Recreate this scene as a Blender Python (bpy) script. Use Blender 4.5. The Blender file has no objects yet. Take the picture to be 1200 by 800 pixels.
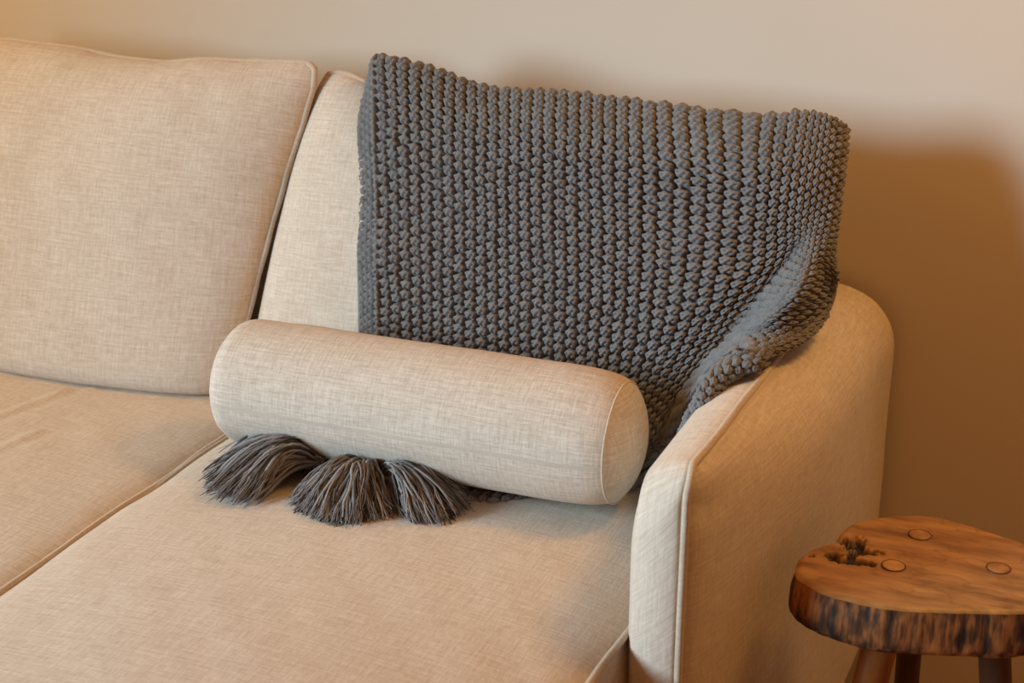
import bpy, math, random
import numpy as np
from mathutils import Vector

random.seed(7)
RNG = np.random.RandomState(11)
scene = bpy.context.scene
COL = scene.collection

# ------------------------------------------------------------------ camera
cam_d = bpy.data.cameras.new('camera')
cam_d.sensor_width = 36.0
cam_d.lens = 54.0
cam_d.dof.use_dof = True
cam_d.dof.focus_distance = 2.12
cam_d.dof.aperture_fstop = 5.6
cam = bpy.data.objects.new('camera', cam_d)
cam.location = (0.0, 0.0, 1.42)
cam.rotation_euler = (math.radians(90 - 20.7), 0, math.radians(22.8))
COL.objects.link(cam)
scene.camera = cam

# ------------------------------------------------------------------ light
scene.view_settings.view_transform = 'Standard'
scene.view_settings.look = 'None'
scene.view_settings.gamma = 1.0
scene.view_settings.use_curve_mapping = False
scene.view_settings.exposure = 0.0

world = bpy.data.worlds.new('world')
scene.world = world
world.use_nodes = True
wb = world.node_tree.nodes['Background']
wb.inputs['Color'].default_value = (1.0, 0.42, 0.145, 1)     # warm room bounce
wb.inputs['Strength'].default_value = 0.34


def area(name, loc, target, sx, sy, power, color):
    d = bpy.data.lights.new(name, 'AREA')
    d.shape = 'RECTANGLE'
    d.size = sx
    d.size_y = sy
    d.energy = power
    d.color = color
    o = bpy.data.objects.new(name, d)
    o.location = loc
    o.rotation_euler = (Vector(target) - Vector(loc)).to_track_quat('-Z', 'Y').to_euler()
    COL.objects.link(o)
    return o


# daylight from a window in front and to the left of the sofa (deep reveal)
win = area('window_daylight', (-3.08, -0.60, 1.6), (-0.08, 2.1, 0.75), 1.0, 1.2, 19.0, (0.62, 0.87, 1.03))
win.data.spread = math.radians(58)
# warm pendant lamp above the stool, right of the sofa
area('pendant_lamp_light', (0.28, 1.98, 2.1), (-0.25, 2.0, 0.7), 0.35, 0.35, 12.0, (1.0, 0.50, 0.13))
# warm table lamp beyond the left end of the sofa
area('table_lamp_light', (-2.6, 1.5, 1.5), (-1.6, 2.0, 0.7), 0.4, 0.4, 8.4, (1.0, 0.65, 0.20))


# ------------------------------------------------------------------ helpers
def link(name, me, mats, parent=None, loc=None):
    o = bpy.data.objects.new(name, me)
    COL.objects.link(o)
    for m in (mats if isinstance(mats, (list, tuple)) else [mats]):
        me.materials.append(m)
    if parent is not None:
        o.parent = parent
        o.matrix_parent_inverse = parent.matrix_basis.inverted()
    return o


def thing(name, label, cat, loc, group=None):
    o = bpy.data.objects.new(name, None)
    COL.objects.link(o)
    o.empty_display_size = 0.05
    o.location = loc
    o['label'] = label
    o['category'] = cat
    if group:
        o['group'] = group
    return o


def mesh_from(name, V, Fq, uv=None, smooth=True, tris=None):
    """V (n,3) array, Fq (m,4) quads, tris (k,3)."""
    V = np.asarray(V, dtype=np.float32)
    me = bpy.data.meshes.new(name)
    Fq = np.asarray(Fq, dtype=np.int32).reshape(-1, 4)
    T = np.asarray(tris if tris is not None else [], dtype=np.int32).reshape(-1, 3)
    nl = Fq.size + T.size
    me.vertices.add(len(V))
    me.vertices.foreach_set('co', V.ravel())
    me.loops.add(nl)
    li = np.concatenate([Fq.ravel(), T.ravel()]).astype(np.int32)
    me.loops.foreach_set('vertex_index', li)
    nf = len(Fq) + len(T)
    me.polygons.add(nf)
    st = np.concatenate([np.arange(len(Fq)) * 4, len(Fq) * 4 + np.arange(len(T)) * 3]).astype(np.int32)
    me.polygons.foreach_set('loop_start', st)
    if uv is not None:
        l = me.uv_layers.new(name='UVMap')
        l.data.foreach_set('uv', np.asarray(uv, dtype=np.float32)[li].ravel())
    me.update(calc_edges=True)
    me.validate()
    if smooth:
        me.polygons.foreach_set('use_smooth', np.ones(len(me.polygons), dtype=bool))
    return me


def gridfaces(n, m, off=0, closed_n=False, closed_m=False, flip=False):
    i = np.arange(n if closed_n else n - 1)
    j = np.arange(m if closed_m else m - 1)
    I, J = np.meshgrid(i, j, indexing='ij')
    I2 = (I + 1) % n
    J2 = (J + 1) % m
    q = np.stack([I * m + J, I2 * m + J, I2 * m + J2, I * m + J2], -1).reshape(-1, 4) + off
    return q[:, ::-1] if flip else q


class MB:
    def __init__(s):
        s.V = []; s.F = []; s.T = []; s.UV = []; s.n = 0; s.A = []

    def grid(s, P, UV=None, cn=False, cm=False, flip=False, att=None):
        n, m = P.shape[:2]
        s.F.append(gridfaces(n, m, s.n, cn, cm, flip))
        s.V.append(P.reshape(-1, 3))
        s.UV.append(UV.reshape(-1, 2) if UV is not None else np.zeros((n * m, 2)))
        s.A.append(np.full(n * m, 0.0) if att is None else np.broadcast_to(att, (n, m)).reshape(-1))
        s.n += n * m

    def tube(s, path, r, sides=8, closed=False, uvscale=1.0, att=None):
        path = np.asarray(path, float)
        n = len(path)
        r = np.broadcast_to(np.asarray(r, float), (n,))
        if closed:
            t = np.roll(path, -1, 0) - np.roll(path, 1, 0)
        else:
            t = np.gradient(path, axis=0)
        t /= np.linalg.norm(t, axis=1)[:, None] + 1e-12
        ref = np.array([0.31, 0.17, 0.93])
        N = np.zeros_like(t)
        a = np.cross(t[0], ref); a /= np.linalg.norm(a)
        N[0] = a
        for k in range(1, n):
            v = N[k - 1] - t[k] * (N[k - 1] @ t[k])
            N[k] = v / (np.linalg.norm(v) + 1e-12)
        B = np.cross(t, N)
        ang = np.linspace(0, 2 * math.pi, sides, endpoint=False)
        P = path[:, None, :] + r[:, None, None] * (np.cos(ang)[None, :, None] * N[:, None, :] + np.sin(ang)[None, :, None] * B[:, None, :])
        L = np.concatenate([[0], np.cumsum(np.linalg.norm(np.diff(path, axis=0), axis=1))])
        UV = np.stack(np.broadcast_arrays(L[:, None] * uvscale, (ang * 0.004)[None, :]), -1)
        s.grid(P, UV, cn=closed, cm=True, flip=True, att=att)

    def build(s, name, mats, parent=None, smooth=True, attname=None):
        V = np.concatenate(s.V); F = np.concatenate(s.F); UV = np.concatenate(s.UV)
        if parent is not None:
            V = V - np.array(parent.matrix_basis.translation)
        me = mesh_from(name, V, F, UV, smooth)
        if attname:
            at = me.attributes.new(attname, 'FLOAT', 'POINT')
            at.data.foreach_set('value', np.concatenate(s.A).astype(np.float32))
        o = bpy.data.objects.new(name, me)
        COL.objects.link(o)
        for m in (mats if isinstance(mats, (list, tuple)) else [mats]):
            me.materials.append(m)
        if parent is not None:
            o.parent = parent
        return o


def vnoise(x, y, seed=0):
    """smooth 2-D value noise, about -1..1"""
    r = np.random.RandomState(seed).rand(64, 64) * 2 - 1
    xi = np.floor(x).astype(int); yi = np.floor(y).astype(int)
    fx = x - xi; fy = y - yi
    fx = fx * fx * (3 - 2 * fx); fy = fy * fy * (3 - 2 * fy)
    g = lambda a, b: r[a % 64, b % 64]
    return (g(xi, yi) * (1 - fx) + g(xi + 1, yi) * fx) * (1 - fy) + (g(xi, yi + 1) * (1 - fx) + g(xi + 1, yi + 1) * fx) * fy


def cr_matrix(knots, samples):
    """Catmull-Rom (finite-difference Hermite) interpolation matrix."""
    knots = np.asarray(knots, float); n = len(knots)
    D = np.zeros((n, n))
    for i in range(n):
        a, b = max(i - 1, 0), min(i + 1, n - 1)
        D[i, b] += 1 / (knots[b] - knots[a]); D[i, a] -= 1 / (knots[b] - knots[a])
    k = np.clip(np.searchsorted(knots, samples, side='right') - 1, 0, n - 2)
    h = knots[k + 1] - knots[k]
    t = (samples - knots[k]) / h
    W = np.zeros((len(samples), n)); r = np.arange(len(samples))
    W[r, k] += 2 * t**3 - 3 * t**2 + 1
    W[r, k + 1] += -2 * t**3 + 3 * t**2
    W += (t**3 - 2 * t**2 + t)[:, None] * h[:, None] * D[k]
    W += (t**3 - t**2)[:, None] * h[:, None] * D[k + 1]
    return W


# ------------------------------------------------------------------ materials
def nodes(name):
    m = bpy.data.materials.new(name)
    m.use_nodes = True
    nt = m.node_tree
    return m, nt, nt.nodes['Principled BSDF']


def N(nt, t, **kw):
    n = nt.nodes.new(t)
    for k, v in kw.items():
        setattr(n, k, v)
    return n


def noise(nt, vec, scale, detail=2.0, rough=0.5):
    n = N(nt, 'ShaderNodeTexNoise')
    n.inputs['Scale'].default_value = scale
    n.inputs['Detail'].default_value = detail
    n.inputs['Roughness'].default_value = rough
    nt.links.new(vec, n.inputs['Vector'])
    return n.outputs['Fac']


def mapping(nt, vec, scale, rot=(0, 0, 0), loc=(0, 0, 0)):
    n = N(nt, 'ShaderNodeMapping')
    n.inputs['Scale'].default_value = scale
    n.inputs['Rotation'].default_value = rot
    n.inputs['Location'].default_value = loc
    nt.links.new(vec, n.inputs['Vector'])
    return n.outputs['Vector']


def ramp(nt, fac, stops):
    n = N(nt, 'ShaderNodeValToRGB')
    e = n.color_ramp.elements
    while len(e) < len(stops):
        e.new(0.5)
    for k, (p, c) in enumerate(stops):
        e[k].position = p
        e[k].color = c if len(c) == 4 else (*c, 1)
    nt.links.new(fac, n.inputs['Fac'])
    return n.outputs['Color']


def mathn(nt, op, a, b):
    n = N(nt, 'ShaderNodeMath', operation=op)
    for k, v in enumerate((a, b)):
        if isinstance(v, (int, float)):
            n.inputs[k].default_value = v
        else:
            nt.links.new(v, n.inputs[k])
    return n.outputs[0]


def bump(nt, h, bsdf, strength, dist):
    n = N(nt, 'ShaderNodeBump')
    n.inputs['Strength'].default_value = strength
    n.inputs['Distance'].default_value = dist
    nt.links.new(h, n.inputs['Height'])
    nt.links.new(n.outputs['Normal'], bsdf.inputs['Normal'])


def lin(r, g, b):
    f = lambda c: (c / 255 / 12.92) if c <= 10 else ((c / 255 + 0.055) / 1.055) ** 2.4
    return (f(r), f(g), f(b))


def linen(name, light=(213, 202, 188), dark=(187, 172, 154), offs=(0, 0, 0)):
    m, nt, b = nodes(name)
    uv = N(nt, 'ShaderNodeTexCoord').outputs['UV']
    h = noise(nt, mapping(nt, uv, (17, 290, 1), loc=offs), 1.0, 2.5, 0.6)
    v = noise(nt, mapping(nt, uv, (290, 17, 1), loc=(3 + offs[0], 7, 0)), 1.0, 2.5, 0.6)
    fh = noise(nt, mapping(nt, uv, (80, 560, 1), loc=offs), 1.0, 1.0)
    fv = noise(nt, mapping(nt, uv, (560, 80, 1), loc=offs), 1.0, 1.0)
    s1 = mathn(nt, 'ADD', mathn(nt, 'MULTIPLY', h, 0.55), mathn(nt, 'MULTIPLY', v, 0.45))
    s2 = mathn(nt, 'ADD', mathn(nt, 'MULTIPLY', fh, 0.5), mathn(nt, 'MULTIPLY', fv, 0.5))
    s = mathn(nt, 'ADD', mathn(nt, 'MULTIPLY', s1, 0.6), mathn(nt, 'MULTIPLY', s2, 0.4))
    c = ramp(nt, s, [(0.40, lin(*dark)), (0.60, lin(*light))])
    nt.links.new(c, b.inputs['Base Color'])
    b.inputs['Roughness'].default_value = 0.92
    b.inputs['Specular IOR Level'].default_value = 0.15
    b.inputs['Sheen Weight'].default_value = 0.12
    b.inputs['Sheen Roughness'].default_value = 0.5
    bump(nt, s, b, 0.55, 0.0016)
    return m


M_LINEN = linen('beige_linen')
M_LINEN_B = linen('beige_linen_bolster', (209, 199, 186), (178, 164, 148), (11, 4, 0))
M_PIPE = linen('beige_linen_piping', (206, 192, 174), (178, 161, 141), (5, 9, 0))


def wool(name, c1, c2, attr=None):
    m, nt, b = nodes(name)
    tc = N(nt, 'ShaderNodeTexCoord').outputs['Object']
    n1 = noise(nt, tc, 700.0, 2.0, 0.6)
    n2 = noise(nt, tc, 60.0, 2.0, 0.5)
    f = mathn(nt, 'ADD', mathn(nt, 'MULTIPLY', n1, 0.6), mathn(nt, 'MULTIPLY', n2, 0.4))
    if attr:
        a = N(nt, 'ShaderNodeAttribute', attribute_name=attr).outputs['Fac']
        f = mathn(nt, 'ADD', mathn(nt, 'MULTIPLY', f, 0.35), mathn(nt, 'MULTIPLY', a, 0.65))
    c = ramp(nt, f, [(0.3, lin(*c1)), (0.7, lin(*c2))])
    nt.links.new(c, b.inputs['Base Color'])
    b.inputs['Roughness'].default_value = 0.95
    b.inputs['Specular IOR Level'].default_value = 0.1
    b.inputs['Sheen Weight'].default_value = 0.15
    bump(nt, n1, b, 0.6, 0.0015)
    return m


M_WOOL = wool('charcoal_wool', (97, 96, 96), (136, 134, 133))
M_TASSEL = wool('charcoal_tassel_yarn', (62, 59, 58), (150, 148, 148), 'shade')


# ------------------------------------------------------------------ the room
def plaster():
    m, nt, b = nodes('warm_beige_plaster')
    tc = N(nt, 'ShaderNodeTexCoord').outputs['Object']
    n = noise(nt, tc, 1.3, 3.0)
    c = ramp(nt, n, [(0.3, lin(204, 192, 176)), (0.7, lin(210, 198, 183))])
    nt.links.new(c, b.inputs['Base Color'])
    b.inputs['Roughness'].default_value = 0.75
    b.inputs['Specular IOR Level'].default_value = 0.25
    bump(nt, noise(nt, tc, 240.0, 2.0), b, 0.08, 0.001)
    return m


def floor_mat():
    m, nt, b = nodes('brown_wood_floor')
    tc = N(nt, 'ShaderNodeTexCoord').outputs['Object']
    n = noise(nt, mapping(nt, tc, (3, 30, 1)), 1.0, 4.0)
    c = ramp(nt, n, [(0.3, lin(104, 74, 50)), (0.7, lin(140, 104, 72))])
    nt.links.new(c, b.inputs['Base Color'])
    b.inputs['Roughness'].default_value = 0.5
    return m


def boxmesh(name, lo, hi, mat, parent=None, bevel=0.0):
    import bmesh
    bm = bmesh.new()
    bmesh.ops.create_cube(bm, size=1.0)
    lo = np.array(lo); hi = np.array(hi)
    org = np.array(parent.matrix_basis.translation) if parent is not None else np.zeros(3)
    for v in bm.verts:
        p = (lo + hi) / 2 + np.array(v.co) * (hi - lo) - org
        v.co = p
    if bevel:
        bmesh.ops.bevel(bm, geom=bm.edges[:], offset=bevel, segments=4, profile=0.5, affect='EDGES')
    me = bpy.data.meshes.new(name)
    uvl = bm.loops.layers.uv.new('UVMap')
    for f in bm.faces:
        f.smooth = bool(bevel)
        a = [0, 1, 2]
        a.remove(int(np.argmax(np.abs(np.array(f.normal)))) if f.normal.length > 0 else 2)
        for l in f.loops:
            l[uvl].uv = (l.vert.co[a[0]], l.vert.co[a[1]])
    bm.to_mesh(me)
    bm.free()
    me.materials.append(mat)
    o = bpy.data.objects.new(name, me)
    COL.objects.link(o)
    if parent is not None:
        o.parent = parent
    return o


FLOOR = -0.10
WALLY = 2.345
w = boxmesh('wall_back', (-5.0, WALLY, FLOOR), (2.6, WALLY + 0.12, 2.7), plaster())
w['kind'] = 'structure'
f = boxmesh('floor', (-5.0, -3.0, FLOOR - 0.05), (2.6, WALLY + 0.12, FLOOR), floor_mat())
f['kind'] = 'structure'

# ------------------------------------------------------------------ sofa frame
sofa = thing('sofa', 'beige linen sofa frame with piped rounded armrest, against the wall', 'sofa', (-0.9, 1.9, FLOOR))


def arm_path(ytop_front, ztop_f, ztop_b, rad, inset, nfront=40, ncorner=14, ntop=60, yf=1.5, zb=-0.09, yb=2.32):
    """front edge up, round the corner, along the top to the back; (k,2) of y,z"""
    y0 = yf + inset
    r = max(rad - 0.3 * inset, 0.012) if inset < 0.3 else 0.012
    zt = lambda y: ztop_f + (ztop_b - ztop_f) * (y - yf) / (yb - yf) - inset
    zc = zt(y0) - r
    zc = max(zc, zb + 0.02)
    pts = [(y0, z) for z in np.linspace(zb, zc, nfront, endpoint=False)]
    for a in np.linspace(0, math.pi / 2, ncorner, endpoint=False):
        pts.append((y0 + r - r * math.cos(a), zc + r * math.sin(a)))
    ys = np.linspace(y0 + r, yb, ntop)
    for y in ys:
        pts.append((y, max(zt(y), zc + r - (y - y0) * 0.04)))
    return np.array(pts)


def build_arm(mirror=False):
    XI, XP = -0.492, -0.422
    rings = []
    # inner face (towards the seat), from deep to the edge
    for d in (0.6, 0.3, 0.12, 0.05, 0.02, 0.006):
        p = arm_path(0, 0.628, 0.628, 0.07, d)
        x = XI - 0.006 * (1 - math.exp(-d / 0.05)) + 0.008 * math.exp(-d / 0.008)
        p[:, 0] += 0.024 * np.clip((1.56 - p[:, 0]) / 0.06, 0, 1)
        rings.append(np.column_stack([np.full(len(p), x), p]))
    inner = arm_path(0, 0.632, 0.632, 0.075, -0.002)
    inner[:, 0] += 0.024 * np.clip((1.56 - inner[:, 0]) / 0.06, 0, 1)
    outer = arm_path(0, 0.680, 0.650, 0.035, 0.0)
    for a in np.linspace(0.12, 1, 9):
        p = inner * (1 - a) + outer * a
        push = 0.010 * math.sin(math.pi * a) ** 0.7
        # push the band out along the in-plane outward direction
        t = np.gradient(p, axis=0); t /= np.linalg.norm(t, axis=1)[:, None]
        nrm = np.column_stack([-t[:, 1], t[:, 0]])
        p = p + nrm * push
        rings.append(np.column_stack([np.full(len(p), XI + (XP - XI) * a), p]))
    for d in (0.003, 0.007, 0.012, 0.02, 0.03, 0.042, 0.056, 0.072, 0.09, 0.11, 0.14, 0.18, 0.24, 0.32, 0.42, 0.52, 0.6):
        p = arm_path(0, 0.680, 0.650, 0.035, d)
        y, z = p[:, 0], p[:, 1]
        zt = 0.680 - 0.030 * (y - 1.5) / 0.83
        q = np.clip((zt - z) / 0.10, 0, 1)
        Q = np.sqrt(np.maximum(0, 1 - (1 - q) ** 2))
        g = np.clip((y - 1.5) / 0.62, 0, 1)
        G = 0.13 * (1 - np.exp(-(y - 1.5) / 0.02)) + 0.87 * np.sin(math.pi / 2 * g)
        x = XP + 0.100 * Q * G
        x = x + 0.0035 * vnoise(y * 9, z * 7, 3) * np.clip((y - 1.5) / 0.05, 0, 1)
        # crease running along the piping, and a soft dent at the front
        x = x - 0.006 * np.exp(-((d - 0.006) / 0.006) ** 2)
        x = x - 0.005 * np.exp(-((z - 0.625) / 0.018) ** 2) * np.exp(-((y - 1.53) / 0.05) ** 2)
        rings.append(np.column_stack([x, p]))
    P = np.stack(rings, 0)
    if mirror:
        P = P.copy(); P[..., 0] = -2.52 - P[..., 0]
    uv = np.stack([P[..., 1], P[..., 2]], -1).copy()
    band = slice(6, 15)
    L = np.concatenate([[0], np.cumsum(np.linalg.norm(np.diff(outer, axis=0), axis=1))])
    uv[band, :, 0] = P[band, :, 0] * 1.0
    uv[band, :, 1] = L[None, :]
    mb = MB()
    mb.grid(P, uv, flip=mirror)
    # close the back
    back = np.stack([P[:15, -1][::-1], np.concatenate([P[15:, -1], ])[:15]], 0)
    mb.grid(back, back[..., [0, 2]])
    a = mb.build('armrest', M_LINEN, sofa)
    mp = MB()
    pp = np.column_stack([np.full(len(outer), XP + 0.003), outer])
    pp[:, 1] -= 0.002
    k = np.arange(len(pp))
    pp[:, 0] += 0.0022 * vnoise(k * 0.13, k * 0 + 0.5, 5)
    pp[:, 2] += 0.0020 * vnoise(k * 0.17, k * 0 + 2.5, 6)
    if mirror:
        pp[:, 0] = -2.52 - pp[:, 0]
    mp.tube(pp, 0.0048, 8)
    mp.build('piping', M_PIPE, a)
    return a


def piping_build(mb, name, mat, part):
    """part sits at its thing's origin; the mesh is given in world space"""
    o = mb.build(name, mat, None)
    root = part
    off = Vector((0, 0, 0))
    while root is not None:
        off += root.matrix_basis.translation
        root = root.parent
    for v in o.data.vertices:
        v.co -= off
    o.parent = part
    return o


def _arm(mirror):
    a = build_arm(mirror)
    for c in list(a.children):
        for v in c.data.vertices:
            v.co -= Vector(sofa.location)
    return a


_arm(False)
_arm(True)
boxmesh('back_frame', (-2.06, 2.24, -0.06), (-0.46, 2.325, 0.76), M_LINEN, sofa, 0.03)
boxmesh('base', (-2.035, 1.24, -0.06), (-0.485, 2.26, 0.31), M_LINEN, sofa, 0.02)
boxmesh('chaise_base', (-1.25, 0.82, -0.06), (-0.505, 1.26, 0.31), M_LINEN, sofa, 0.02)
_m, _nt, _b = nodes('dark_wood_feet')
_b.inputs['Base Color'].default_value = (*lin(60, 42, 30), 1)
M_FOOT = _m
for (x, y) in ((-1.18, 0.88), (-0.57, 0.88), (-1.95, 1.30), (-1.95, 2.2), (-0.55, 2.2)):
    boxmesh('foot', (x - 0.03, y - 0.03, FLOOR), (x + 0.03, y + 0.03, -0.058), M_FOOT, sofa)


# ------------------------------------------------------------------ seat cushions
def dense(n, p=0.6):
    t = np.linspace(-1, 1, n)
    return np.sign(t) * (1 - (1 - np.abs(t)) ** (1 / p))


def seat_cushion(x0, x1, y0, y1, zt, zb, crown, label, seed, ex=3.0, creases=()):
    cx, cy = (x0 + x1) / 2, (y0 + y1) / 2
    t = thing('seat_cushion', label, 'cushion', (cx, cy, zb), 'sofa seat cushions')
    S = dense(150); T = dense(170)
    s, tt = np.meshgrid(S, T, indexing='ij')
    rc = 0.03
    X = cx + s * (x1 - x0) / 2
    Y = cy + tt * (y1 - y0) / 2
    # slightly wavy seams
    X = X + 0.004 * np.abs(s) ** 6 * vnoise(Y * 9, X * 0 + 1.0 + np.sign(s), seed)
    Y = Y + 0.004 * np.abs(tt) ** 6 * vnoise(X * 9, Y * 0 + 1.0 + np.sign(tt), seed + 1)
    dx = (1 - np.abs(s)) * (x1 - x0) / 2
    dy = (1 - np.abs(tt)) * (y1 - y0) / 2
    Zt = zt + crown * (1 - np.abs(s) ** ex) * (1 - np.abs(tt) ** 4)
    Zt = Zt + 0.010 * (1 - np.exp(-dx / 0.02)) * (1 - np.exp(-dy / 0.02))
    Zt = Zt + 0.0022 * vnoise(X * 5, Y * 4, seed + 2) + 0.0008 * vnoise(X * 18 + Y * 9, Y * 11, seed + 3) - 0.010
    for (ax_, ay_, bx_, by_, hgt) in creases:
        q = np.clip(((X - ax_) * (bx_ - ax_) + (Y - ay_) * (by_ - ay_)) / ((bx_ - ax_) ** 2 + (by_ - ay_) ** 2), 0, 1)
        dd = np.hypot(X - ax_ - q * (bx_ - ax_), Y - ay_ - q * (by_ - ay_))
        Zt = Zt + hgt * (np.exp(-(dd / 0.010) ** 2) - 0.6 * np.exp(-(dd / 0.022) ** 2))
    mb = MB()
    P = np.stack([X, Y, Zt], -1)
    mb.grid(P, np.stack([X, Y], -1))
    # boxing
    def loop(A):
        return np.concatenate([A[:, 0], A[-1, 1:], A[-2::-1, -1], A[0, -2:0:-1]])
    ring = loop(P)
    nb = 9
    side = []
    ctr = np.array([cx, cy])
    for k, a in enumerate(np.linspace(0, 1, nb)):
        q = ring.copy()
        q[:, 2] = ring[:, 2] * (1 - a) + zb * a
        out = (ring[:, :2] - ctr); out = out / np.maximum(np.abs(out / [(x1 - x0) / 2, (y1 - y0) / 2]).max(1), 1e-6)[:, None]
        nx = np.where(np.abs((ring[:, 0] - cx) / ((x1 - x0) / 2)) > 0.985, np.sign(ring[:, 0] - cx), 0)
        ny = np.where(np.abs((ring[:, 1] - cy) / ((y1 - y0) / 2)) > 0.985, np.sign(ring[:, 1] - cy), 0)
        b = 0.006 * math.sin(math.pi * a)
        q[:, 0] += nx * b; q[:, 1] += ny * b
        side.append(q)
    side = np.stack(side, 0)
    L = np.concatenate([[0], np.cumsum(np.linalg.norm(np.diff(ring, axis=0), axis=1))])
    mb.grid(side, np.stack(np.broadcast_arrays(L[None, :], side[..., 2]), -1), cm=True)
    bt = P.copy(); bt[..., 2] = zb
    mb.grid(bt[::6, ::6], np.stack([X, Y], -1)[::6, ::6], flip=True)
    cov = mb.build('cover', M_LINEN, t)
    mp = MB()
    pr_ = ring.copy(); pr_[:, 2] += 0.001
    mp.tube(pr_, 0.0046, 8, closed=True)
    piping_build(mp, 'piping', M_PIPE, t)
    return t


seat_cushion(-1.260, -0.500, 0.80, 2.215, 0.441, 0.312, 0.026,
             'beige linen seat cushion under the bolster and the grey tassels', 21, 1.9)
seat_cushion(-2.030, -1.2615, 1.20, 2.215, 0.443, 0.312, 0.014,
             'beige linen seat cushion left of the bolster, below the uncovered back cushion', 31, 1.9,
             ((-1.62, 1.66, -1.575, 1.86, 0.006), (-1.535, 1.58, -1.511, 1.71, 0.005), (-1.66, 1.78, -1.54, 1.89, 0.004)))

# ------------------------------------------------------------------ back cushions
LEAN = math.atan(0.384)


def back_cushion(xl, xr, hb, ht, y0, T, label, seed, sag=0.02, px=7.0, pt=3.6, pr=None, drop=0.0):
    """xl, xr: functions of t (-1 bottom .. 1 top); hb, ht: heights (z) of bottom and top seam;
    y0: y of the seam plane at z = .45"""
    cx = (xl(0) + xr(0)) / 2
    t0 = thing('back_cushion', label, 'cushion', (cx, y0, 0.47), 'sofa back cushions')
    S = dense(100, 0.62); Tt = dense(90, 0.62)
    s, t = np.meshgrid(S, Tt, indexing='ij')
    xL = xl(t); xR = xr(t)
    X = xL + (xR - xL) * (s * (1 - 0.028 * np.abs(t) ** 14) + 1) / 2
    top = ht - drop * (s + 1) / 2 - sag * (1 - np.abs(s) ** 2.2) + 0.006 * vnoise(s * 4, s * 0 + 0.3, seed)
    Zs = hb + (top - hb) * (t * (1 - 0.045 * np.abs(s) ** 26) + 1) / 2
    Ys = y0 + 0.384 * (Zs - 0.45)
    prof = ((1 - np.abs(s) ** np.where(s > 0, pr or px, px)) * (1 - np.abs(t) ** np.where(t < 0, 16.0, pt))) ** 0.58 * (1 - 0.07 * t)
    n = np.array([0, -math.cos(LEAN), math.sin(LEAN)])
    wr = 0.0045 * vnoise(X * 6, Zs * 6, seed + 1) + 0.0022 * vnoise(X * 17 + Zs * 8, Zs * 15, seed + 2)
    # gathers radiating from the top corners and the top seam
    wr = wr + 0.004 * vnoise(X * 26, Zs * 4, seed + 3) * np.clip((t - 0.6) / 0.4, 0, 1) ** 1.5
    mb = MB()
    for sgn in (1, -1):
        d = sgn * (T * prof + wr * np.clip(prof * 1.5, 0, 1))
        P = np.stack([X, Ys + n[1] * d, Zs + n[2] * np.clip((t + 0.75) / 0.9, -0.25, 1) * d], -1)
        mb.grid(P, np.stack([X, Zs / math.cos(LEAN)], -1), flip=(sgn > 0) is False)
    cov = mb.build('cover', M_LINEN, t0)
    P = np.stack([X, Ys, Zs], -1)
    ring = np.concatenate([P[:, 0], P[-1, 1:], P[-2::-1, -1], P[0, -2:0:-1]])
    mp = MB()
    k = np.arange(len(ring))
    ring = ring + np.stack([0.0015 * vnoise(k * 0.2, k * 0 + i, seed + 7 + i) for i in range(3)], -1)
    mp.tube(ring, 0.0052, 8, closed=True)
    piping_build(mp, 'piping', M_PIPE, t0)
    return t0


back_cushion(lambda t: -2.045 + 0.02 * t**2, lambda t: -1.318 + 0.040 * (t + 1) - 0.012 * (1 - t**2),
             0.448, 0.966, 1.958, 0.100, 'large plump beige linen back cushion, uncovered, leftmost', 41, 0.014, 4.0, 3.6, 2.3)
back_cushion(lambda t: -1.306 + 0.030 * (t + 1) - 0.010 * (1 - t**2), lambda t: -0.515 + 0.035 * (t + 1),
             0.470, 0.956, 1.985, 0.078, 'beige linen back cushion half hidden under the charcoal knitted throw', 51, 0.040, 6.0, 3.6, None, 0.03)

# ------------------------------------------------------------------ bolster pillow
BL = np.array([-1.205, 1.786, 0.564]); BR = np.array([-0.593, 1.792, 0.564])
bol = thing('bolster_pillow', 'pale linen cylindrical bolster pillow lying across the seat', 'pillow', tuple((BL + BR) / 2 - [0, 0, 0.093]))
ax = (BR - BL); blen = np.linalg.norm(ax); ax /= blen
e1 = np.cross(ax, [0, 0, 1]); e1 /= np.linalg.norm(e1)
e2 = np.cross(e1, ax)
nth = 96
th = np.linspace(0, 2 * math.pi, nth, endpoint=False)


def bol_r(a):
    d = np.minimum(a, 1 - a) * 0.59
    right = 0.0955 - 0.0110 * np.exp(-d / 0.020) - 0.002 * np.exp(-d / 0.1)
    left = 0.0950 * (1 - 0.45 * np.clip(1 - d / 0.045, 0, 1) ** 2.6) - 0.002 * np.exp(-d / 0.1)
    return np.where(a < 0.5, left, right)


av = (dense(110, 0.55) + 1) / 2
A, TH = np.meshgrid(av, th, indexing='ij')
r = bol_r(A) + 0.0010 * vnoise(A * 9, TH * 2.55, 61) + 0.0009 * vnoise(TH * 9, A * 2, 62) * (np.exp(-A / 0.06) + np.exp(-(1 - A) / 0.06))
r = r * (1 - 0.03 * np.clip(-np.sin(TH), 0, 1) ** 4)
P = BL + ax * (A * blen)[..., None] + r[..., None] * (np.cos(TH)[..., None] * e1 + np.sin(TH)[..., None] * e2)
mb = MB()
mb.grid(P, np.stack([TH * 0.098, A * blen], -1)[..., ::-1], cm=True)
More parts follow.
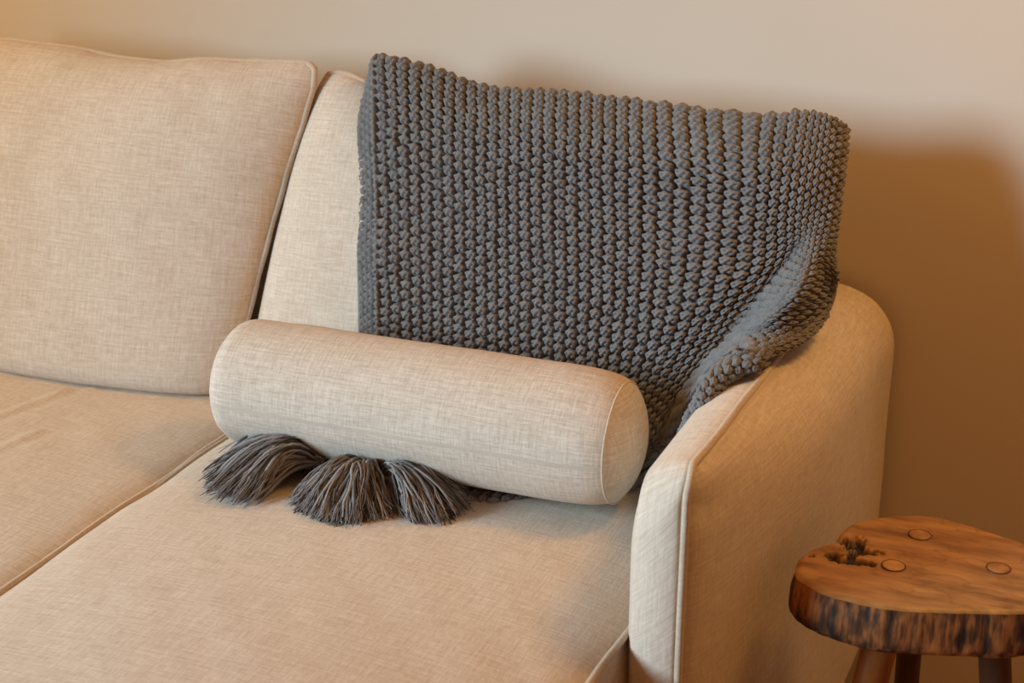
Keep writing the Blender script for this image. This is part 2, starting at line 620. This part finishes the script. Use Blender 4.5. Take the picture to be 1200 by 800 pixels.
# hide the texture seam at the back: TH runs from the rear side
cov = mb.build('cover', M_LINEN_B, bol)
for sgn, base in ((-1, BL), (1, BR)):
    rr = np.linspace(1, 0.0, 24)
    RR, TH2 = np.meshgrid(rr, th, indexing='ij')
    bulge = (0.030 if sgn > 0 else 0.012) * np.maximum(0, 1 - RR ** 2.2) ** (0.8 if sgn > 0 else 0.5)
    P = base + sgn * ax * bulge[..., None] + (RR * bol_r(0.5 + 0.5 * sgn))[..., None] * (np.cos(TH2)[..., None] * e1 + np.sin(TH2)[..., None] * e2)
    mb = MB()
    mb.grid(P, np.stack([RR * np.cos(TH2) * 0.098 + 2 * sgn, RR * np.sin(TH2) * 0.098], -1), cm=True, flip=sgn < 0)
    ep = mb.build('end_panel', M_LINEN_B, bol)
    mp = MB()
    q = base + (bol_r(0.5 + 0.5 * sgn) + 0.0004) * (np.cos(th)[:, None] * e1 + np.sin(th)[:, None] * e2)
    mp.tube(q, 0.0016, 6, closed=True)
    piping_build(mp, 'seam', M_PIPE, ep)

# ------------------------------------------------------------------ knitted throw
BLANKET = [
 [(-1.1495,2.2050,0.8950), (-1.1227,2.1700,0.9231), (-1.0214,2.1700,0.9093), (-0.9214,2.1700,0.8907), (-0.7968,2.1700,0.8928), (-0.6834,2.1700,0.8893), (-0.5738,2.1700,0.8834), (-0.4988,2.1700,0.8836), (-0.4445,2.1700,0.8931), (-0.4283,2.1700,0.8926), (-0.4515,2.1950,0.8718), (-0.5015,2.2250,0.8618)],
 [(-1.1495,2.1760,0.9490), (-1.1227,2.1410,0.9771), (-1.0214,2.1410,0.9633), (-0.9214,2.1410,0.9447), (-0.7968,2.1410,0.9468), (-0.6834,2.1410,0.9433), (-0.5738,2.1410,0.9374), (-0.4988,2.1410,0.9376), (-0.4445,2.1410,0.9471), (-0.4083,2.1410,0.9466), (-0.4065,2.1660,0.9258), (-0.4715,2.2060,0.9158)],
 [(-1.1495,2.1600,0.9550), (-1.1227,2.1250,0.9831), (-1.0214,2.1250,0.9693), (-0.9214,2.1250,0.9507), (-0.7968,2.1250,0.9528), (-0.6834,2.1250,0.9493), (-0.5738,2.1250,0.9434), (-0.4988,2.1250,0.9436), (-0.4445,2.1250,0.9531), (-0.4083,2.1250,0.9526), (-0.3915,2.1500,0.9318), (-0.4415,2.2000,0.9218)],
 [(-1.1455,2.1026,0.8995), (-1.0983,2.0767,0.9180), (-0.9926,2.0622,0.9115), (-0.8906,2.0534,0.9041), (-0.7678,2.0500,0.9057), (-0.6570,2.0492,0.9036), (-0.5509,2.0512,0.8984), (-0.4848,2.0560,0.8952), (-0.4385,2.0626,0.8970), (-0.4020,2.0755,0.8939), (-0.3847,2.1056,0.8812), (-0.4347,2.1656,0.8712)],
 [(-1.1278,2.0580,0.8224), (-1.0790,2.0368,0.8349), (-0.9767,2.0256,0.8319), (-0.8761,2.0192,0.8307), (-0.7540,2.0164,0.8313), (-0.6438,2.0161,0.8306), (-0.5388,2.0204,0.8286), (-0.4802,2.0296,0.8265), (-0.4363,2.0363,0.8284), (-0.4003,2.0454,0.8287), (-0.3821,2.0704,0.8155), (-0.4321,2.1304,0.8055)],
 [(-1.1111,2.0205,0.7377), (-1.0613,1.9999,0.7491), (-0.9623,1.9920,0.7494), (-0.8625,1.9870,0.7520), (-0.7406,1.9840,0.7546), (-0.6319,1.9868,0.7569), (-0.5338,1.9930,0.7572), (-0.4755,2.0076,0.7589), (-0.4343,2.0221,0.7759), (-0.3980,2.0038,0.7906), (-0.3780,2.0382,0.7707), (-0.3880,2.1082,0.7407)],
 [(-1.0940,1.9856,0.6599), (-1.0465,1.9689,0.6686), (-0.9493,1.9615,0.6701), (-0.8505,1.9584,0.6724), (-0.7314,1.9559,0.6763), (-0.6272,1.9609,0.6788), (-0.5423,1.9703,0.6824), (-0.5064,1.9821,0.6873), (-0.4739,1.9946,0.7042), (-0.3981,1.9424,0.7558), (-0.3853,2.0834,0.7080), (-0.3831,2.0451,0.6900)],
 [(-1.0825,1.9623,0.5991), (-1.0340,1.9432,0.6014), (-0.9396,1.9383,0.6018), (-0.8407,1.9351,0.6013), (-0.7247,1.9339,0.6033), (-0.6309,1.9405,0.6048), (-0.5648,1.9500,0.6194), (-0.5346,1.9603,0.6306), (-0.5101,1.9712,0.6484), (-0.4309,1.9144,0.7218), (-0.3922,1.9530,0.7020), (-0.3925,1.9281,0.6860)],
 [(-1.0719,1.9413,0.5445), (-1.0233,1.9216,0.5453), (-0.9308,1.9174,0.5448), (-0.8355,1.9161,0.5414), (-0.7197,1.9161,0.5415), (-0.6353,1.9207,0.5431), (-0.5886,1.9251,0.5545), (-0.5652,1.9295,0.5659), (-0.5449,1.9293,0.5914), (-0.4673,1.9001,0.6848), (-0.4191,1.8713,0.7020), (-0.4120,1.8651,0.6860)],
 [(-1.0655,1.9297,0.5144), (-1.0165,1.9092,0.5131), (-0.9270,1.9081,0.5102), (-0.8344,1.9068,0.5069), (-0.7203,1.9052,0.5026), (-0.6390,1.9046,0.5011), (-0.6014,1.9068,0.5068), (-0.5744,1.9007,0.5168), (-0.5514,1.8801,0.5413), (-0.5093,1.8561,0.6352), (-0.4510,1.8185,0.7040), (-0.4258,1.8285,0.6900)],
 [(-1.0750,1.8880,0.4780), (-1.0350,1.8880,0.4780), (-0.9550,1.8880,0.4780), (-0.8700,1.8880,0.4780), (-0.7650,1.8880,0.4780), (-0.6850,1.8880,0.4780), (-0.6400,1.8880,0.4780), (-0.6100,1.8880,0.4780), (-0.5474,1.9021,0.5293), (-0.5053,1.8781,0.6232), (-0.4470,1.8405,0.6920), (-0.4218,1.8505,0.6780)],
 [(-1.0750,1.8000,0.4650), (-1.0350,1.8000,0.4650), (-0.9550,1.8000,0.4650), (-0.8700,1.8000,0.4650), (-0.7650,1.8000,0.4650), (-0.6850,1.8500,0.4650), (-0.6400,1.8800,0.4650), (-0.6100,1.8900,0.4650), (-0.5454,1.9301,0.5233), (-0.5033,1.9061,0.6172), (-0.4450,1.8685,0.6860), (-0.4198,1.8785,0.6720)],
 [(-1.0750,1.7220,0.4620), (-1.0350,1.7220,0.4620), (-0.9550,1.7220,0.4620), (-0.8700,1.7260,0.4620), (-0.7650,1.7380,0.4620), (-0.6850,1.8200,0.4620), (-0.6400,1.8500,0.4620), (-0.6100,1.8600,0.4620), (-0.5434,1.9601,0.5173), (-0.5013,1.9361,0.6112), (-0.4430,1.8985,0.6800), (-0.4178,1.9085,0.6660)],
]
LAYER = [
 [(-0.4113,1.8761,0.6970), (-0.4236,1.8581,0.7018), (-0.4445,1.8533,0.6992), (-0.4683,1.8356,0.6851), (-0.4865,1.8053,0.6596), (-0.5069,1.8138,0.6135), (-0.5235,1.8442,0.5631)],
 [(-0.4118,1.8374,0.6959), (-0.4237,1.8193,0.7006), (-0.4441,1.8146,0.6981), (-0.4675,1.7968,0.6843), (-0.4854,1.7666,0.6591), (-0.5058,1.7751,0.6131), (-0.5224,1.8055,0.5627)],
 [(-0.4139,1.8317,0.6911), (-0.4241,1.8136,0.6954), (-0.4422,1.8089,0.6932), (-0.4639,1.7911,0.6805), (-0.4808,1.7609,0.6566), (-0.5009,1.7693,0.6112), (-0.5174,1.7998,0.5611)],
 [(-0.4166,1.8317,0.6849), (-0.4247,1.8136,0.6886), (-0.4398,1.8089,0.6868), (-0.4591,1.7911,0.6755), (-0.4747,1.7609,0.6534), (-0.4945,1.7693,0.6088), (-0.5109,1.7998,0.5589)],
 [(-0.4187,1.8374,0.6801), (-0.4251,1.8193,0.6834), (-0.4380,1.8146,0.6819), (-0.4555,1.7968,0.6717), (-0.4701,1.7666,0.6509), (-0.4896,1.7751,0.6069), (-0.5059,1.8055,0.5573)],
 [(-0.4190,1.8483,0.6794), (-0.4251,1.8303,0.6826), (-0.4377,1.8255,0.6812), (-0.4550,1.8078,0.6712), (-0.4695,1.7775,0.6506), (-0.4889,1.7860,0.6066), (-0.5052,1.8164,0.5571)],
 [(-0.4166,1.8561,0.6849), (-0.4247,1.8380,0.6886), (-0.4398,1.8333,0.6868), (-0.4591,1.8156,0.6755), (-0.4747,1.7853,0.6534), (-0.4945,1.7938,0.6088), (-0.5109,1.8242,0.5589)],
]


throw = thing('throw_blanket', 'charcoal chunky-knit throw with tassels, draped over the right back cushion and armrest', 'blanket', (-0.80, 1.95, 0.47))


def knit_height(a, b, kind='bobble'):
    """stitch relief, a = column coordinate, b = row coordinate (in stitches), 0..1"""
    ca = np.floor(a)
    half = (ca.astype(int) % 2) * 0.5
    bb = b + half
    cb = np.floor(bb)
    hsh = lambda k: np.random.RandomState(k).rand(128, 128)[ca.astype(int) % 128, cb.astype(int) % 128]
    jx = (hsh(1) - 0.5) * 0.12
    jy = (hsh(2) - 0.5) * 0.12
    x = a - ca - 0.5 - jx
    y = bb - cb - 0.5 - jy
    rr = np.sqrt((x / 0.53) ** 2 + (y / 0.49) ** 2)
    ang = np.arctan2(y, x)
    lobes = 1 + 0.13 * np.cos(5 * ang + 0.6 + hsh(4) * 2.0) * np.clip(rr / 0.5, 0, 1)
    rr = rr / lobes
    dome = np.maximum(0, 1 - rr ** 2.4) ** 0.6
    pit = np.zeros_like(dome)
    for (px, py, s) in ((-0.17, 0.02, 0.075), (0.17, 0.10, 0.075), (0.03, -0.24, 0.07), (0.0, 0.28, 0.07)):
        pit += np.exp(-((x - px) ** 2 + (y - py) ** 2) / (s * s))
    # yarn strands crossing each bobble
    st = 0.10 * np.cos(2 * math.pi * (x * 2.2 + y * 1.3)) * dome
    gap = np.clip((rr - 0.97) / 0.25, 0, 1)
    return dome * (0.85 + 0.3 * hsh(3)) - 0.42 * pit * (dome > 0.2) + st - 0.75 * gap


def knit_sheet(name, ctrl, parent, colp=0.0176, rowp=0.0146, per=12, amp=0.0092, th=0.007, hem_col=None, strip_from=None, du=0.0):
    C = np.array(ctrl)                                   # rows, cols, 3
    dc = np.linalg.norm(np.diff(C, axis=1), axis=2).mean(0)
    dr = np.linalg.norm(np.diff(C, axis=0), axis=2)
    dr = dr[:, : min(dr.shape[1], 8)].mean(1)
    ku = np.concatenate([[0], np.cumsum(dc)]) / colp
    kv = np.concatenate([[0], np.cumsum(dr)]) / rowp
    nu = int(ku[-1] * per); nv = int(kv[-1] * per)
    u = np.linspace(0, ku[-1], nu); v = np.linspace(0, kv[-1], nv)
    Wu = cr_matrix(ku, u); Wv = cr_matrix(kv, v)
    S = np.einsum('ri,ijk,cj->rck', Wv, C, Wu)
    gu = np.gradient(S, axis=1); gv = np.gradient(S, axis=0)
    nrm = np.cross(gv, gu)
    nrm /= np.linalg.norm(nrm, axis=2)[..., None] + 1e-12
    U, Vv = np.meshgrid(u, v)
    # softly uneven fabric
    S = S + nrm * (0.0025 * vnoise(U * 0.17, Vv * 0.15, 71) + 0.0012 * vnoise(U * 0.5, Vv * 0.45, 72))[..., None]
    uu = U + 0.10 * vnoise(U * 0.3, Vv * 0.3, 73) + du
    vv = Vv + 0.10 * vnoise(U * 0.3 + 9, Vv * 0.3, 74)
    h = knit_height(uu, vv)
    if hem_col is not None:
        hu = ku[hem_col]
        # border band: finer stitches, and a raised fold line
        wB = np.clip((hu - 0.1 - U) / 0.2, 0, 1)
        h = h * (1 - wB) + (0.7 * knit_height(uu * 1.75, vv * 1.2)) * wB
        ridge = np.exp(-((U - hu) / 0.13) ** 2)
        h = h * (1 - 0.8 * ridge) + ridge * (0.95 + 0.12 * np.cos(2 * math.pi * Vv * 2))
    lu = np.linalg.norm(gu, axis=2) / (u[1] - u[0]) / colp          # local stretch of the fabric
    lv = np.linalg.norm(gv, axis=2) / (v[1] - v[0]) / rowp
    sc = np.clip(np.minimum(lu, lv), 0.12, 1.0)
    for _ in range(3):
        sc = 0.25 * np.roll(sc, 4, 0) + 0.25 * np.roll(sc, -4, 0) + 0.25 * np.roll(sc, 4, 1) + 0.25 * np.roll(sc, -4, 1)
    d = amp * h * sc
    e = np.minimum.reduce([U, ku[-1] - U, Vv, kv[-1] - Vv])
    d = d - (th + d) * np.clip(1 - e / 0.5, 0, 1) ** 2
    d = d * np.clip(U / 0.7, 0.2, 1)
    mb = MB()
    P = S + nrm * d[..., None]
    mb.grid(P, np.stack([U * colp, Vv * rowp], -1), flip=True)
    k = max(per // 3, 1)
    iu = np.unique(np.append(np.arange(0, nu, k), nu - 1)); iv = np.unique(np.append(np.arange(0, nv, k), nv - 1))
    Bk = (S - nrm * th)[np.ix_(iv, iu)]
    mb.grid(Bk, np.stack([U * colp, Vv * rowp], -1)[np.ix_(iv, iu)])
    return mb.build(name, M_WOOL, parent)


knit_sheet('knitted_panel', BLANKET, throw, hem_col=1)
knit_sheet('folded_layer', LAYER[::-1], throw, per=10, amp=0.0045, th=0.003, rowp=0.010, colp=0.012)


# tassels at the end of the throw, lying on the seat in front of the bolster
def tassel(neck, aim, length, spread, lift, n, seed, back=0.0, down=0.0):
    rs = np.random.RandomState(seed)
    neck = np.array(neck); aim = np.array(aim, float); aim /= np.linalg.norm(aim)
    side = np.cross(aim, [0, 0, 1]); side /= np.linalg.norm(side)
    mb = MB()
    zf = 0.462
    for k in range(n):
        a = rs.uniform(-1, 1)
        el = rs.uniform(0, 1) ** 0.8
        L = length * rs.uniform(0.72, 1.06) * (1 - 0.22 * abs(a) ** 2)
        dirh = aim * math.cos(a * spread) + side * math.sin(a * spread)
        up = lift * el
        q = np.linspace(0, 1, 9)
        wob = rs.uniform(-1, 1, 3) * 0.006
        curl = rs.uniform(-1, 1) * 0.012
        p = np.zeros((9, 3))
        p[:, :] = neck + dirh * (L * q)[:, None] + np.array([0, 0, 1.0]) * (up * np.sin(math.pi * np.minimum(q * 0.93 + 0.05, 1)) * (1.0 - 0.25 * q))[:, None]
        p += side * (curl * q ** 2 + 0.005 * np.sin(q * rs.uniform(6, 13) + rs.uniform(0, 6)) * q)[:, None]
        p[:, 2] += -(neck[2] - zf) * q ** 1.4 * (1 - el * 0.35) + wob[2] * q
        p[:, :2] += rs.normal(0, 0.004, 2)
        p[:, 2] += rs.uniform(-0.004, 0.004)
        p[:, 2] = np.maximum(p[:, 2], zf + 0.002)
        r0 = rs.uniform(0.0009, 0.0023)
        rr = r0 * np.array([0.9, 1, 1.05, 1.1, 1.1, 1.05, 1.0, 0.85, 0.35])
        sh = np.clip(rs.normal(0.43, 0.24) + 0.10 * q, 0, 1)
        mb.tube(p, rr, 5, att=sh[:, None])
        # frayed plies at the tip
        for w_ in range(2):
            tip = p[-3:].copy()
            d2 = (tip[-1] - tip[0]) * rs.uniform(0.5, 1.1) + rs.normal(0, 0.004, 3)
            f_ = np.array([tip[0], tip[0] + d2 * 0.5 + rs.normal(0, 0.0015, 3), tip[0] + d2])
            f_[:, 2] = np.maximum(f_[:, 2], zf + 0.001)
            mb.tube(f_, [0.0008, 0.0007, 0.0003], 4, att=min(1, sh[-1] + 0.15))
    t = mb.build('tassel', M_TASSEL, throw, attname='shade')
    mk = MB()
    q = np.linspace(-0.012, 0.016, 40)
    a = np.linspace(0, 5 * 2 * math.pi, 40)
    up = np.cross(side, aim)
    path = neck + aim * q[:, None] + 0.009 * (np.cos(a)[:, None] * side + np.sin(a)[:, None] * up)
    mk.tube(path, 0.0028, 6, att=0.4)
    o = mk.build('neck_wrap', M_TASSEL, None, attname='shade')
    for v in o.data.vertices:
        v.co -= Vector(throw.location)
    o.parent = t
    return t


tassel((-1.022, 1.716, 0.490), (-0.90, -0.36, 0), 0.152, 0.72, 0.054, 760, 81)
tassel((-0.945, 1.712, 0.492), (0.02, -1.0, 0), 0.112, 0.85, 0.040, 760, 82)
tassel((-0.912, 1.712, 0.488), (1.0, -0.20, 0), 0.124, 0.50, 0.046, 680, 83)

# ------------------------------------------------------------------ wooden stool
ST = np.array([-0.165, 1.735])
ZT = 0.500


def wood(name, c_dark, c_light, scale, attr=None, ringc=None):
    m, nt, b = nodes(name)
    tc = N(nt, 'ShaderNodeTexCoord').outputs['Object']
    g = noise(nt, mapping(nt, tc, scale), 1.0, 4.0, 0.6)
    c = ramp(nt, g, [(0.30, lin(*c_dark)), (0.68, lin(*c_light))])
    if ringc:
        # thin dark growth veins
        vn = noise(nt, mapping(nt, tc, (9, 17, 4), loc=(3, 1, 0)), 1.0, 3.0, 0.6)
        dv = mathn(nt, 'ABSOLUTE', mathn(nt, 'SUBTRACT', vn, 0.5), 0)
        vc = ramp(nt, dv, [(0.0, (0.42, 0.36, 0.30)), (0.028, (1, 1, 1))])
        mv = N(nt, 'ShaderNodeMix', data_type='RGBA', blend_type='MULTIPLY')
        mv.inputs[0].default_value = 0.4
        nt.links.new(c, mv.inputs[6]); nt.links.new(vc, mv.inputs[7])
        c = mv.outputs[2]
    if attr:
        a = N(nt, 'ShaderNodeAttribute', attribute_name=attr).outputs['Fac']
        mx = N(nt, 'ShaderNodeMix', data_type='RGBA')
        nt.links.new(a, mx.inputs[0])
        nt.links.new(c, mx.inputs[6])
        mx.inputs[7].default_value = (*lin(34, 24, 18), 1)
        c = mx.outputs[2]
    nt.links.new(c, b.inputs['Base Color'])
    b.inputs['Roughness'].default_value = 0.48
    b.inputs['Specular IOR Level'].default_value = 0.35
    bump(nt, g, b, 0.2, 0.002)
    return m


M_TOP = wood('honey_oak_slab', (126, 86, 44), (182, 134, 76), (10, 44, 8), 'crack', True)
M_EDGE = None


def bark():
    m, nt, b = nodes('streaked_bark_edge')
    tc = N(nt, 'ShaderNodeTexCoord').outputs['Object']
    g = noise(nt, mapping(nt, tc, (120, 120, 14)), 1.0, 3.0, 0.6)
    big = noise(nt, mapping(nt, tc, (22, 22, 12), loc=(0.4, 0.2, 0)), 1.0, 3.0, 0.6)
    f = mathn(nt, 'ADD', mathn(nt, 'MULTIPLY', g, 0.38), mathn(nt, 'MULTIPLY', big, 0.62))
    c = ramp(nt, f, [(0.42, lin(34, 23, 16)), (0.48, lin(90, 54, 26)), (0.53, lin(142, 86, 40)), (0.64, lin(182, 118, 56))])
    nt.links.new(c, b.inputs['Base Color'])
    b.inputs['Roughness'].default_value = 0.7
    bump(nt, f, b, 0.7, 0.004)
    return m


M_EDGE = bark()
M_LEG = wood('amber_wood_leg', (138, 88, 42), (176, 120, 62), (40, 40, 5))
M_LEG_SHADED = wood('shaded_wood_leg', (66, 42, 26), (92, 60, 38), (40, 40, 5))  # back leg's shade painted into the wood colour; right-hand leg shares it
M_PLUG = wood('pale_wood_plug', (168, 122, 62), (198, 150, 84), (60, 60, 8))
M_PLUG2 = wood('honey_wood_plug', (126, 86, 44), (176, 128, 72), (60, 60, 8))
M_DARK = wood('dark_joint_ring', (56, 34, 18), (84, 54, 30), (60, 60, 8))

stool = thing('stool', 'rustic live-edge wooden slab stool with round legs beside the armrest', 'stool', (ST[0], ST[1], FLOOR))
OUT1= [[-0.3213, 1.6529], [-0.3247, 1.6863], [-0.312, 1.7203], [-0.2931, 1.7478], [-0.2892, 1.7768], [-0.2808, 1.8058], [-0.2533, 1.8356], [-0.2187, 1.858], [-0.1707, 1.8651], [-0.1154, 1.8499], [-0.0722, 1.8357]]
OUT2= [[-0.0554, 1.6604], [-0.1009, 1.6412], [-0.1561, 1.6222], [-0.2027, 1.6088], [-0.2423, 1.609], [-0.2788, 1.6152], [-0.3052, 1.6282]]

right = [(-0.02, 1.805), (0.012, 1.765), (0.012, 1.72), (-0.015, 1.685)]
out = np.array(OUT1 + right + OUT2)
# resample the closed outline smoothly
def closed_spline(pts, n):
    pts = np.asarray(pts); m = len(pts)
    ext = np.concatenate([pts[-3:], pts, pts[:3]])
    L = np.concatenate([[0], np.cumsum(np.linalg.norm(np.diff(ext, axis=0), axis=1))])
    s = np.linspace(L[3], L[3 + m], n, endpoint=False)
    return cr_matrix(L, s) @ ext


NO = 240
rim = closed_spline(out, NO)
k = np.arange(NO)
vec = rim - ST
rad = np.linalg.norm(vec, axis=1)
rad = rad * (1 + 0.010 * vnoise(k * 0.10, k * 0 + 0.2, 91) + 0.004 * vnoise(k * 0.5, k * 0 + 0.7, 92))
dirs = vec / np.linalg.norm(vec, axis=1)[:, None]


def crackf(x, y):
    """0..1 mask of the rotten knot in the slab"""
    m = np.zeros_like(x)
    for (cx_, cy_, rx, ry, rot) in ((-0.2690, 1.7450, 0.016, 0.020, 0.3), (-0.2530, 1.7340, 0.018, 0.009, 0.1), (-0.2620, 1.7020, 0.026, 0.007, 0.15), (-0.2870, 1.7080, 0.010, 0.007, 0.5), (-0.2640, 1.7220, 0.006, 0.014, 0.0), (-0.3110, 1.6960, 0.006, 0.0028, 0.1)):
        dx = x - cx_; dy = y - cy_
        a_ = dx * math.cos(rot) + dy * math.sin(rot); b_ = -dx * math.sin(rot) + dy * math.cos(rot)
        q = (a_ / rx) ** 2 + (b_ / ry) ** 2
        q = q + 0.9 * vnoise(x * 170, y * 170, 93) + 0.5 * vnoise(x * 380, y * 380, 94)
        m = np.maximum(m, np.clip(1.6 - q * 1.2, 0, 1))
    return m


fr = np.concatenate([np.linspace(0, 0.96, 110), [0.98, 0.99, 0.997, 1.0]])
FR, K = np.meshgrid(fr, k, indexing='ij')
XY = ST + dirs[None] * (FR * rad[None])[..., None]
Zp = ZT + 0.0008 * vnoise(XY[..., 0] * 40, XY[..., 1] * 40, 95)
Zp = Zp - 0.004 * np.clip((FR - 0.955) / 0.045, 0, 1) ** 2
cm_ = crackf(XY[..., 0], XY[..., 1])
Zp = Zp - 0.010 * cm_
mb = MB()
mb.grid(np.concatenate([XY, Zp[..., None]], -1), XY, cm=True, att=np.clip(cm_ * 1.3, 0, 1), flip=False)
under = ST + dirs[None] * (np.linspace(0, 0.93, 8)[:, None] * rad[None])[..., None]
mb.grid(np.concatenate([under, np.full(under.shape[:2] + (1,), ZT - 0.064)], -1), under, cm=True, flip=True)
slab = mb.build('seat_slab', M_TOP, stool, attname='crack')
hz = np.linspace(0, 1, 16)
HZ, K = np.meshgrid(hz, k, indexing='ij')
fac = 1.0 + 0.03 * np.sin(math.pi * HZ) - 0.07 * np.clip((HZ - 0.75) / 0.25, 0, 1) ** 2 + 0.006 * vnoise(K * 0.6, HZ * 3, 96) - 0.006 * (1 - HZ)
fac[0] = 1.0
XY = ST + dirs[None] * (fac * rad[None])[..., None]
Zp = (ZT - 0.004) - 0.062 * HZ + 0.002 * vnoise(K * 0.1, HZ * 0 + 3.3, 97) * HZ
mb = MB()
mb.grid(np.concatenate([XY, Zp[..., None]], -1), np.stack([K * 0.004, HZ * 0.04], -1), cm=True, flip=False)
mb.build('bark_edge', M_EDGE, stool)

LEGS = [((-0.2131, 1.7099), (-0.2235, 1.690, 0.355), M_LEG, 0.0215, 0.046),
        ((-0.1960, 1.8035), (-0.1960, 1.828, 0.275), M_LEG_SHADED, 0.0165, 0.018),
        ((-0.0942, 1.7530), (-0.0790, 1.765, 0.320), M_LEG_SHADED, 0.0200, 0.022)]
for (tx, ty), q, mt, rl, rt_ in LEGS:
    a0 = np.array([tx, ty, ZT - 0.060]); q = np.array(q)
    dv = (q - a0) / (q[2] - a0[2])
    zs = np.concatenate([np.linspace(ZT - 0.060, ZT - 0.125, 12), np.linspace(ZT - 0.14, FLOOR, 12)])
    path = np.array([a0 + dv * (z - a0[2]) for z in zs])
    tt = np.clip((ZT - 0.060 - zs) / 0.055, 0, 1)
    rr = rt_ + (rl - rt_) * (tt * tt * (3 - 2 * tt))
    rr = rr * (1 - 0.12 * np.clip((0.35 - zs) / 0.4, 0, 1))
    mb = MB()
    mb.tube(path, rr, 24)
    # foot cap
    mb.build('leg', mt, stool)
    # round tenon showing in the top
    rp = 0.0135
    ang = np.linspace(0, 2 * math.pi, 32, endpoint=False)
    prof_ = np.array([(0.0, 0.0012), (0.6, 0.0012), (0.9, 0.0010), (1.0, 0.0002), (1.0, -0.004)])
    ring = np.stack([np.column_stack([tx + rp * p0 * np.cos(ang), ty + rp * p0 * np.sin(ang), np.full(32, ZT + 0.0008 + p1)]) for p0, p1 in prof_], 0)
    mb = MB(); mb.grid(ring, ring[..., :2], cm=True)
    pl = mb.build('tenon', M_PLUG if mt is M_LEG else M_PLUG2, stool)
    mb = MB()
    rg = np.column_stack([tx + (rp + 0.0008) * np.cos(ang), ty + (rp + 0.0008) * np.sin(ang), np.full(32, ZT + 0.0006)])
    mb.tube(rg, 0.0007, 6, closed=True)
    o = mb.build('joint_ring', M_DARK, None)
    for v in o.data.vertices:
        v.co -= Vector(stool.location)
    o.parent = pl
